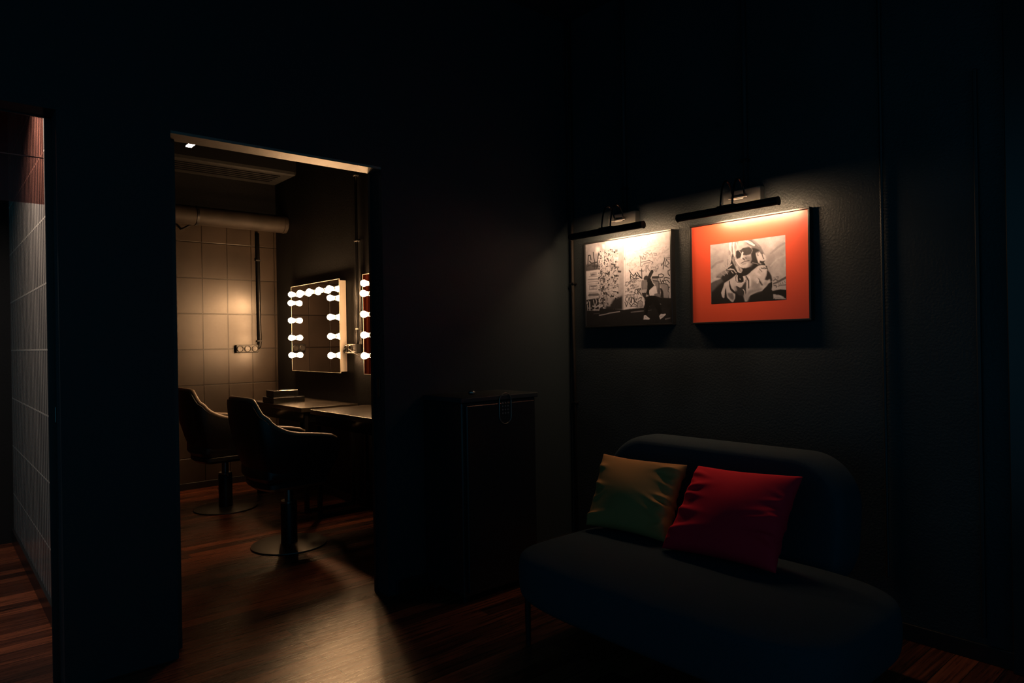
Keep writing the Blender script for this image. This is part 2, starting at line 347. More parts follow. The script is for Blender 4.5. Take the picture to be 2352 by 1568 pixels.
def make_chair():
    r = empty('salon_chair', (0, 0, 0))
    n = 56; b = B(); rows = []
    for i in range(n + 1):
        t = -1 + 2 * i / n; h = rim(t); ring = []
        # outside, bottom to rim
        for f in (0, .12, .3, .55, .8, .95, 1.0):
            z = .43 + (h - .43) * f; k = .70 + .33 * math.sin(min(1, f * 1.25) * math.pi / 2)
            p = plan(t, k); p.z = z
            if f > .5 and abs(t) < .5: p.x -= .035 * (f - .5)
            ring.append(b.bm.verts.new(p))
        for f in (1.0, .95, .8, .55, .3, .12):
            z = .46 + (h - .46) * f + (.004 if f == 1 else 0); k = .62 + .26 * math.sin(min(1, f * 1.25) * math.pi / 2)
            p = plan(t, k); p.z = z
            if f > .5 and abs(t) < .5: p.x -= .035 * (f - .5)
            ring.append(b.bm.verts.new(p))
        rows.append(ring)
    for A, C in zip(rows, rows[1:]):
        for k in range(len(A) - 1): b.bm.faces.new((A[k], A[k + 1], C[k + 1], C[k]))
    b.bm.faces.new(rows[0]); b.bm.faces.new(list(reversed(rows[-1])))
    b.build('shell', M['leather'], r, smooth='auto')
    # upholstered rim roll
    pts = []
    for i in range(n + 1):
        t = -1 + 2 * i / n; p = plan(t, .955); p.z = rim(t) + .004
        if abs(t) < .5: p.x -= .0175
        pts.append(p)
    b = B(); rr = [.016 if abs(-1 + 2 * i / n) > .35 else .019 for i in range(n + 1)]; b.tube(pts, rr, 10); b.build('rim', M['piping'], r, smooth=True, label='leather edge roll with the bulb light put into its tan colour')
    # seat pan and cushion
    def slab(name, z0, z1, k, m, rnd):
        b = B(); loops = []
        for (z, kk) in ((z0, k * .9), (z0 + rnd, k), (z1 - rnd, k), (z1, k * .92)):
            ring = [plan(-1 + 2 * i / 40, kk) for i in range(41)]
            for p in ring: p.z = z
            loops.append([b.bm.verts.new(p) for p in ring])
        for A, C in zip(loops, loops[1:]):
            for i in range(41): b.bm.faces.new((A[i], A[(i + 1) % 41], C[(i + 1) % 41], C[i]))
        b.bm.faces.new(list(reversed(loops[0]))); b.bm.faces.new(loops[-1])
        return b.build(name, m, r, smooth='auto')
    slab('seat_pan', .395, .46, .76, M['leather'], .02)
    slab('seat_cushion', .45, .56, .84, M['leather'], .03)
    b = B(); b.lathe([(.05, 0), (.05, .02), (.026, .022), (.026, .135)], c=(0, 0, .27), n=32); b.build('piston', M['chrome'], r, smooth='auto', label='metal gas lift piston')
    b = B(); b.lathe([(.052, .01), (.052, .27), (.047, .285)], n=40); b.build('column', M['metal'], r, smooth='auto')
    b = B(); b.tube([(-.01, -.05, .275), (-.02, -.10, .285), (-.03, -.15, .282)], .007, 8); b.build('pump_lever', M['metal'], r, smooth=True)
    b = B(); b.lathe([(.236, 0), (.24, .003), (.238, .009), (.20, .0125), (.06, .017)], n=72); b.build('base_plate', mat('base_disc', (.06, .058, .055), .34, .7), r, smooth='auto')
    return r
c1 = make_chair(); c1.location = (1.808, 4.352, 0)
c2 = dup(c1); c2.location = (1.845, 5.70, 0)
tag(c1, 'black tub salon chair with its edge coloured as lit, nearest the doorway', 'chair', 'salon chairs')
tag(c2, 'black tub salon chair behind the nearer one, cut off by the left door edge', 'chair', 'salon chairs')

# ------------------------------------------------------------------ sockets and conduits in the salon
def socket_strip(name, n, pitch, m, ax):
    """a row of round sockets; ax='y': on a wall facing -y, else on a wall facing -x"""
    r = empty(name, (0, 0, 0)); b = B(); L = n * pitch
    if ax == 'y': b.box(-L / 2, L / 2, -.042, 0, -.038, .038, .006)
    else: b.box(-.042, 0, -L / 2, L / 2, -.038, .038, .006)
    b.build('backing_box', m, r)
    for k in range(n):
        o = -L / 2 + pitch * (k + .5)
        b = B(); prof = [(.030, .0), (.030, .008), (.026, .010), (.024, .003), (.004, .002)]
        if ax == 'y': b.lathe([(a, -.042 - z) for a, z in prof], c=(o, 0, 0), n=28, axis='y')
        else: b.lathe([(a, -.042 - z) for a, z in prof], c=(0, o, 0), n=28, axis='x')
        s = b.build('outlet', M['socket'], r, smooth='auto')
        b = B()
        for q in (-.009, .009):
            if ax == 'y': b.lathe([(.003, -.047), (.003, -.0445)], c=(o + q, 0, 0), n=8, axis='y')
            else: b.lathe([(.003, -.047), (.003, -.0445)], c=(0, o + q, 0), n=8, axis='x')
        b.build('contact', M['chrome'], s)
    return r
s = socket_strip('socket_strip', 3, .071, M['cable'], 'y'); s.location = (2.372, YB, 1.278)
tag(s, 'triple black socket strip on the concrete tiles', 'socket', 'wall sockets')
s = socket_strip('socket_strip', 2, .072, mat('worn_box', (.30, .26, .22), .5), 'x'); s.location = (XC, 5.095, 1.268)
tag(s, 'pale double socket on the dark wall between the two mirrors', 'socket', 'wall sockets')
b = B(); b.box(XC - .05, XC, 4.965, 5.02, 1.235, 1.305, .004)
tag(b.build('junction_box', M['cable']), 'small black junction box beside the pale double socket', 'junction box')
r = empty('conduit', (2.492, YB - .022, 0)); tag(r, 'black pipe down the concrete tiles to the triple socket', 'pipe', 'wall conduits')
b = B(); b.tube([(0, 0, 2.40), (.004, 0, 1.8), (.008, 0, 1.34), (.004, 0, 1.30), (-.015, 0, 1.282)], .017); b.build('pipe', M['metal'], r, smooth=True)
for z in (2.13, 1.345): 
    b = B(); b.box(-.024, .026, -.018, .022, z, z + .014, .002); b.build('clip', M['metal'], r)
r = empty('conduit', (XC - .02, 4.975, 0)); tag(r, 'thin pipe down the dark wall between the mirrors', 'pipe', 'wall conduits')
b = B(); b.tube([(0, 0, 3.2), (0, 0, 1.34), (-.004, .004, 1.30)], .011); b.build('pipe', M['metal'], r, smooth=True)
for z in (2.66, 2.13, 1.42):
    b = B(); b.box(-.014, .02, -.022, .022, z, z + .012, .002); b.build('clip', M['steel'], r)
b = B(); b.tube([(XC - .04, 5.19, 1.245), (XC - .055, 5.16, 1.262), (XC - .052, 5.13, 1.27)], .004, 8)
tag(b.build('power_cable', M['cable'], smooth=True), 'short black cable from the socket to the whole mirror', 'cable', 'mirror cables')
b = B(); b.tube([(XC - .052, 5.06, 1.262), (XC - .065, 4.97, 1.235), (XC - .07, 4.88, 1.212), (XC - .03, 4.79, 1.19)], .004, 8)
tag(b.build('power_cable', M['cable'], smooth=True), 'short black cable from the socket to the cut-off mirror', 'cable', 'mirror cables')

# ------------------------------------------------------------------ overhead things in the salon
r = empty('air_duct', (0, 6.42, 2.472)); tag(r, 'round horizontal air duct in front of the tiled wall', 'duct')
b = B(); b.tube([(.60, 0, 0), (2.60, 0, 0), (2.682, 0, 0)], .083, 40); b.build('duct_pipe', M['duct'], r, smooth='auto')
b = B(); b.lathe([(.083, -.012), (.088, -.010), (.088, .010), (.083, .012)], c=(1.862, 0, 0), n=40, axis='x'); b.build('joint_band', M['metal'], r, smooth='auto')
b = B(); b.lathe([(.083, -.01), (.087, -.008), (.087, .008), (.083, .01)], c=(2.655, 0, 0), n=40, axis='x'); b.build('joint_band', M['duct'], r, smooth='auto')
b = B(); b.box(1.80, 1.815, .0, .25, -.10, -.085); b.build('bracket', M['metal'], r)
r = empty('ventilation_unit', (0, 6.0, 2.76)); tag(r, 'dark long ventilation unit hanging under the salon ceiling', 'ventilation unit')
b = B(); b.box(1.05, 2.47, -.36, .12, .0, .30, .03); b.build('casing', M['fin'], r)
b = B()
for k in range(5): b.box(1.2, 2.35, -.28 + k * .06, -.262 + k * .06, -.008, .002)
b.build('grille', M['metal'], r)
for x in (1.25, 2.3):
    b = B(); b.tube([(x, -.1, .3), (x, -.1, ZC - 2.76)], .006, 8); b.build('hanger', M['metal'], r)
r = empty('track_light', (0, 5.19, 2.756)); tag(r, 'small track light with a bright rectangular lens at the top of the doorway', 'lamp')
b = B(); b.box(1.30, 1.80, .0, .03, .02, .05, .003); b.build('track', M['brack'], r)
b = B(); b.box(1.462, 1.512, -.078, .098, .006, .04, .004); b.build('lamp_head', M['metal'], r)
b = B(); b.box(1.468, 1.507, -.068, .088, .0, .007); b.build('lens', M['panel'], r)
for x in (1.34, 1.76):
    b = B(); b.tube([(x, .015, .05), (x, .015, ZC - 2.756)], .004, 8); b.build('hanger', M['metal'], r)
b = B(); n = 60; A = []; 
for z in (.3, 2.35):
    A.append([b.bm.verts.new((1.28 + i * .42 / n, YB - .05 + .02 * math.sin(i * .9), z)) for i in range(n + 1)])
for i in range(n): b.bm.faces.new((A[0][i], A[0][i + 1], A[1][i + 1], A[1][i]))
bmesh.ops.solidify(b.bm, geom=b.bm.faces[:], thickness=.003)
r = empty('curtain', (0, 0, 0)); tag(r, 'rust red curtain seen only as a strip in the cut-off mirror', 'curtain')
b.build('cloth', M['curtain'], r, smooth=True)
b = B(); b.tube([(1.25, YB - .05, 2.37), (1.73, YB - .05, 2.37)], .01); b.tube([(1.27, YB - .05, 2.37), (1.27, YB, 2.37)], .006, 8); b.tube([(1.71, YB - .05, 2.37), (1.71, YB, 2.37)], .006, 8); b.build('rod', M['metal'], r)

# ------------------------------------------------------------------ sofa
def superbox(b, x0, x1, y0, y1, z0, z1, ex=.35, ez=.5, n=64, mrow=16):
    """rounded slab: super-ellipse in the y/x plan and soft vertical section"""
    cx, cy, cz = (x0 + x1) / 2, (y0 + y1) / 2, (z0 + z1) / 2; ax, ay, az = (x1 - x0) / 2, (y1 - y0) / 2, (z1 - z0) / 2
    def sp(v, e): return math.copysign(abs(v) ** e, v)
    rings = []
    for j in range(1, mrow):
        ph = -math.pi / 2 + math.pi * j / mrow; rr = abs(math.cos(ph)) ** ez; zz = cz + az * sp(math.sin(ph), ez)
        rings.append([b.bm.verts.new((cx + ax * rr * sp(math.cos(t), ex), cy + ay * rr * sp(math.sin(t), ex), zz)) for t in [2 * math.pi * k / n for k in range(n)]])
    for A, C in zip(rings, rings[1:]):
        for k in range(n): b.bm.faces.new((A[k], A[(k + 1) % n], C[(k + 1) % n], C[k]))
    for ring, zz in ((rings[0], z0), (rings[-1], z1)):
        v = b.bm.verts.new((cx, cy, zz))
        for k in range(n): b.bm.faces.new((ring[k], ring[(k + 1) % n], v))
sf = empty('sofa', (0, 0, 0)); tag(sf, 'dark grey felt two-seat sofa with rounded back under the framed pictures', 'sofa')
b = B(); superbox(b, 1.83, 2.62, .86, 2.26, .20, .432, .45, .32); b.build('seat', M['sofa'], sf, smooth=True, sub=1)
# back: rounded in the y/z plane
b = B(); n = 72; rings = []
def sp(v, e): return math.copysign(abs(v) ** e, v)
for j in range(1, 16):
    ph = -math.pi / 2 + math.pi * j / 16; rr = abs(math.cos(ph)) ** .45; xx = 2.745 + .115 * sp(math.sin(ph), .6)
    ring = []
    for k in range(n):
        ry = .60 * (.90 + .10 * rr); rz = .285 * (.80 + .20 * rr); cr = .21
        q = k * 4 // n; t = 2 * math.pi * (k - q * n / 4) / n * n / (n - 4) + q * math.pi / 2
        sy, sz = ((1, 1), (-1, 1), (-1, -1), (1, -1))[q]
        y = 1.755 + sy * (ry - cr) + cr * math.cos(t); z = .535 + sz * (rz - cr) + cr * math.sin(t)
        ring.append(b.bm.verts.new((xx + (z - .5) * .16, y, z)))
    rings.append(ring)
for A, C in zip(rings, rings[1:]):
    for k in range(n): b.bm.faces.new((A[k], A[(k + 1) % n], C[(k + 1) % n], C[k]))
b.bm.faces.new(rings[0]); b.bm.faces.new(list(reversed(rings[-1])))
b.build('backrest', M['sofa'], sf, smooth=True, sub=1)
for x, y in ((1.96, 2.19), (1.96, 1.0), (2.55, 2.12), (2.55, 1.0)):
    b = B(); b.tube([(x, y, 0), (x, y, .25)], [.011, .014], 14); b.build('leg', M['metal'], sf, smooth='auto')

def pillow(name, corners, m, seed, thick=.075):
    """corners: lower left, lower right, upper right, upper left as seen from the front"""
    rnd = random.Random(seed); P = [Vector(c) for c in corners]; n = 40; b = B()
    nrm = (P[1] - P[0]).cross(P[3] - P[0]).normalized()
    folds = [(rnd.uniform(0, 1), rnd.uniform(.05, .95), rnd.uniform(-.5, .5), rnd.uniform(.10, .22), rnd.uniform(.018, .035), rnd.uniform(.010, .022)) for _ in range(22)]
    def pt(u, v, side):
        # pulled-in edges between pointed corners
        pu = u + (.5 - u) * .075 * 4 * v * (1 - v); pv = v + (.5 - v) * .075 * 4 * u * (1 - u)
        p = P[0].lerp(P[1], pu).lerp(P[3].lerp(P[2], pu), pv)
        w_ = (16 * u * (1 - u) * v * (1 - v)) ** .42
        d = thick * w_ * (1 + .0 * side)
        f = 0
        for (fu, fv, an, ln, wd, am) in folds:
            e = 1 if fu > .5 else 0; du = (u - e) * (1 if e == 0 else -1); c, s = math.cos(an), math.sin(an)
            a_ = du * c + (v - fv) * s; q = -du * s + (v - fv) * c
            if a_ > -.05: f += am * math.exp(-(q / wd) ** 2) * math.exp(-(a_ / ln) ** 2)
        f += .006 * math.sin(7 * u + 3 * v + seed) * math.sin(5 * v - 2 * u)
        return p + nrm * side * (d + f * min(1, w_ * 1.6))
    F_ = [[b.bm.verts.new(pt(i / n, j / n, 1)) for i in range(n + 1)] for j in range(n + 1)]
    K_ = [[F_[j][i] if i in (0, n) or j in (0, n) else b.bm.verts.new(pt(i / n, j / n, -1)) for i in range(n + 1)] for j in range(n + 1)]
    for j in range(n):
        for i in range(n):
            b.bm.faces.new((F_[j][i], F_[j][i + 1], F_[j + 1][i + 1], F_[j + 1][i]))
            b.bm.faces.new((K_[j][i], K_[j + 1][i], K_[j + 1][i + 1], K_[j][i + 1]))
    return b.build(name, m, None, smooth=True, sub=1)
o = pillow('throw_pillow', [(2.33, 2.195, .44), (2.36, 1.745, .44), (2.54, 1.765, .75), (2.54, 2.262, .745)], M['olive'], 3)
tag(o, 'olive velvet throw pillow at the far end of the sofa', 'pillow', 'pillows on the sofa')
o = pillow('throw_pillow', [(2.29, 1.735, .44), (2.32, 1.245, .445), (2.52, 1.235, .775), (2.53, 1.712, .756)], M['red'], 8, .085)
tag(o, 'bright red velvet throw pillow on the sofa', 'pillow', 'pillows on the sofa')

# ------------------------------------------------------------------ black cabinet with keypad
cb = empty('cabinet', (0, 0, 0)); tag(cb, 'low black cabinet with an oval keypad standing by the door wall', 'cabinet')
b = B(); b.box(2.03, 2.53, 2.74, 3.07, .03, 1.00, .006); b.build('body', M['frame'], cb)
b = B(); b.box(2.02, 2.54, 2.725, 3.075, 1.00, 1.025, .004); b.build('top_panel', M['paint3'], cb)
b = B(); b.box(2.05, 2.51, 2.722, 2.74, .05, .985, .004); dr = b.build('door', M['frame'], cb)
b = B(); stadium(b, 2.300, 2.720, .955, .040, .080, 0, .0032, 'y'); kp = b.build('keypad_rim', mat('rim_steel', (.2, .18, .165), .42, .9), dr, smooth=True, label='thin oval metal rim')
b = B()
for i in range(4):
    for j in range(3): b.lathe([(.0045, 0), (.0045, .0012)], c=(2.300 - .018 + j * .018, 2.719, .985 - i * .018), n=10, axis='y')
b.build('keys', mat('key_grey', (.12, .12, .12), .4), dr)
for x in (2.06, 2.49):
    for y in (2.77, 3.03):
        b = B(); b.lathe([(.015, 0), (.018, .03)], c=(x, y, 0), n=16); b.build('foot', M['metal'], cb)
b = B(); b.lathe([(.001, .0), (.018, .002), (.02, .012), (.012, .02), (.001, .021)], c=(2.22, 2.90, 1.025), n=24)
tag(b.build('knob_cap', M['steel'], smooth=True), 'tiny metal knob lying on top of the black cabinet', 'knob')

# ------------------------------------------------------------------ picture lights
def arc_pts(y):
    # from the wall bar, up and over, down to the tube
    P0, P1, P2, P3 = Vector((3.118, y, 2.010)), Vector((3.075, y, 2.125)), Vector((3.015, y, 2.115)), Vector((2.998, y, 1.952))
    return [(P0 * (1 - t) ** 3 + P1 * 3 * t * (1 - t) ** 2 + P2 * 3 * t * t * (1 - t) + P3 * t ** 3) for t in [i / 20 for i in range(21)]]
def make_picture_light():
    r = empty('picture_light', (0, 0, 0)); yc = 0.0
    b = B(); b.box(3.136, XD, -.092, .115, 1.978, 2.052, .003); b.build('wall_box', mat('wall_box_black', (.07, .068, .066), .45), r)
    b = B(); b.tube([(3.12, -.032, 2.008), (3.12, .072, 2.008)], .005, 10); b.box(3.12, 3.137, -.01, .05, 2.0, 2.016, .002); b.build('pivot_bar', M['steel'], r)
    for y in (-.02, .045):
        b = B(); b.tube(arc_pts(y), .0050, 10); b.build('arm', M['arm'], r, smooth=True)
    # half-open shade round the tube: open towards the wall and down
    b = B(); n = 20; R, th = .021, .0018; L0, L1 = -.256, .296; cx, cz = 2.998, 1.931
    rings = []
    a0, a1 = math.radians(10), math.radians(253)   # from the wall side over the top to underneath
    for R_ in (R, R - th):
        for y in (L0, L1):
            rings.append([b.bm.verts.new((cx + R_ * math.cos(a0 + (a1 - a0) * k / n), y, cz + R_ * math.sin(a0 + (a1 - a0) * k / n))) for k in range(n + 1)])
    o0, o1, i0, i1 = rings
    for k in range(n):
        b.bm.faces.new((o0[k], o0[k + 1], o1[k + 1], o1[k])); b.bm.faces.new((i0[k], i1[k], i1[k + 1], i0[k + 1]))
        b.bm.faces.new((o0[k], i0[k], i0[k + 1], o0[k + 1])); b.bm.faces.new((o1[k], o1[k + 1], i1[k + 1], i1[k]))
    b.bm.faces.new((o0[0], o1[0], i1[0], i0[0])); b.bm.faces.new((o0[n], i0[n], i1[n], o1[n]))
    for y in (L0, L1):
        b.lathe([(R, -.002), (R, .002)], c=(cx, y, cz), n=24, axis='y')
    b.box(cx - .012, cx + .012, -.035, .06, cz + .016, cz + .024, .002)
    sh = b.build('shade', M['metal'], r, smooth='auto')
    b = B(); b.tube([(cx + .002, -.215, cz - .003), (cx + .002, .215, cz - .003)], .0085, 14); b.build('lamp_tube', M['glow'], sh, smooth='auto', label='glowing lamp tube')
    return r
L1_ = make_picture_light(); L1_.location = (0, 1.827, 0)
L2_ = dup(L1_); L2_.location = (0, 2.606, 0)
tag(L1_, 'black tube picture light with twin arms above the orange mounted portrait', 'picture light', 'picture lights')
tag(L2_, 'black tube picture light with twin arms above the graffiti photograph', 'picture light', 'picture lights')
for k, (y, lab) in enumerate(((1.829, 'thin black conduit down to the light over the orange picture'), (2.612, 'thin black conduit down to the light over the graffiti photograph'))):
    r = empty('conduit', (XD - .014, y, 0)); tag(r, lab, 'pipe', 'wall conduits')
    b = B(); b.tube([(0, 0, 2.052), (0, 0, ZC)], .012); b.build('pipe', M['paint3'], r, smooth=True)
    b = B(); b.box(-.016, .014, -.02, .02, 2.19, 2.204, .002); b.build('clip', M['metal'], r)
r = empty('conduit', (XD - .02, 3.045, 0)); tag(r, 'vertical pipe in the corner left of the graffiti photograph', 'pipe', 'wall conduits')
b = B(); b.tube([(0, 0, 0), (0, 0, ZC)], .0105, 14); b.build('pipe', M['duct'], r, smooth=True)
for z in (1.66, .9):
    b = B(); b.box(-.013, .02, -.018, .018, z, z + .012, .002); b.build('clip', M['metal'], r)
# ribbed flexible conduit at the right
b = B(); n = 420; pts = [(XD - .012, 1.186, .25 + i * 2.9 / n) for i in range(n + 1)]
b.tube(pts, [.0085 if i % 2 else .006 for i in range(n + 1)], 10)
tag(b.build('flexible_conduit', M['darkjamb'], smooth=True), 'ribbed flexible conduit running up the wall right of the pictures', 'pipe')

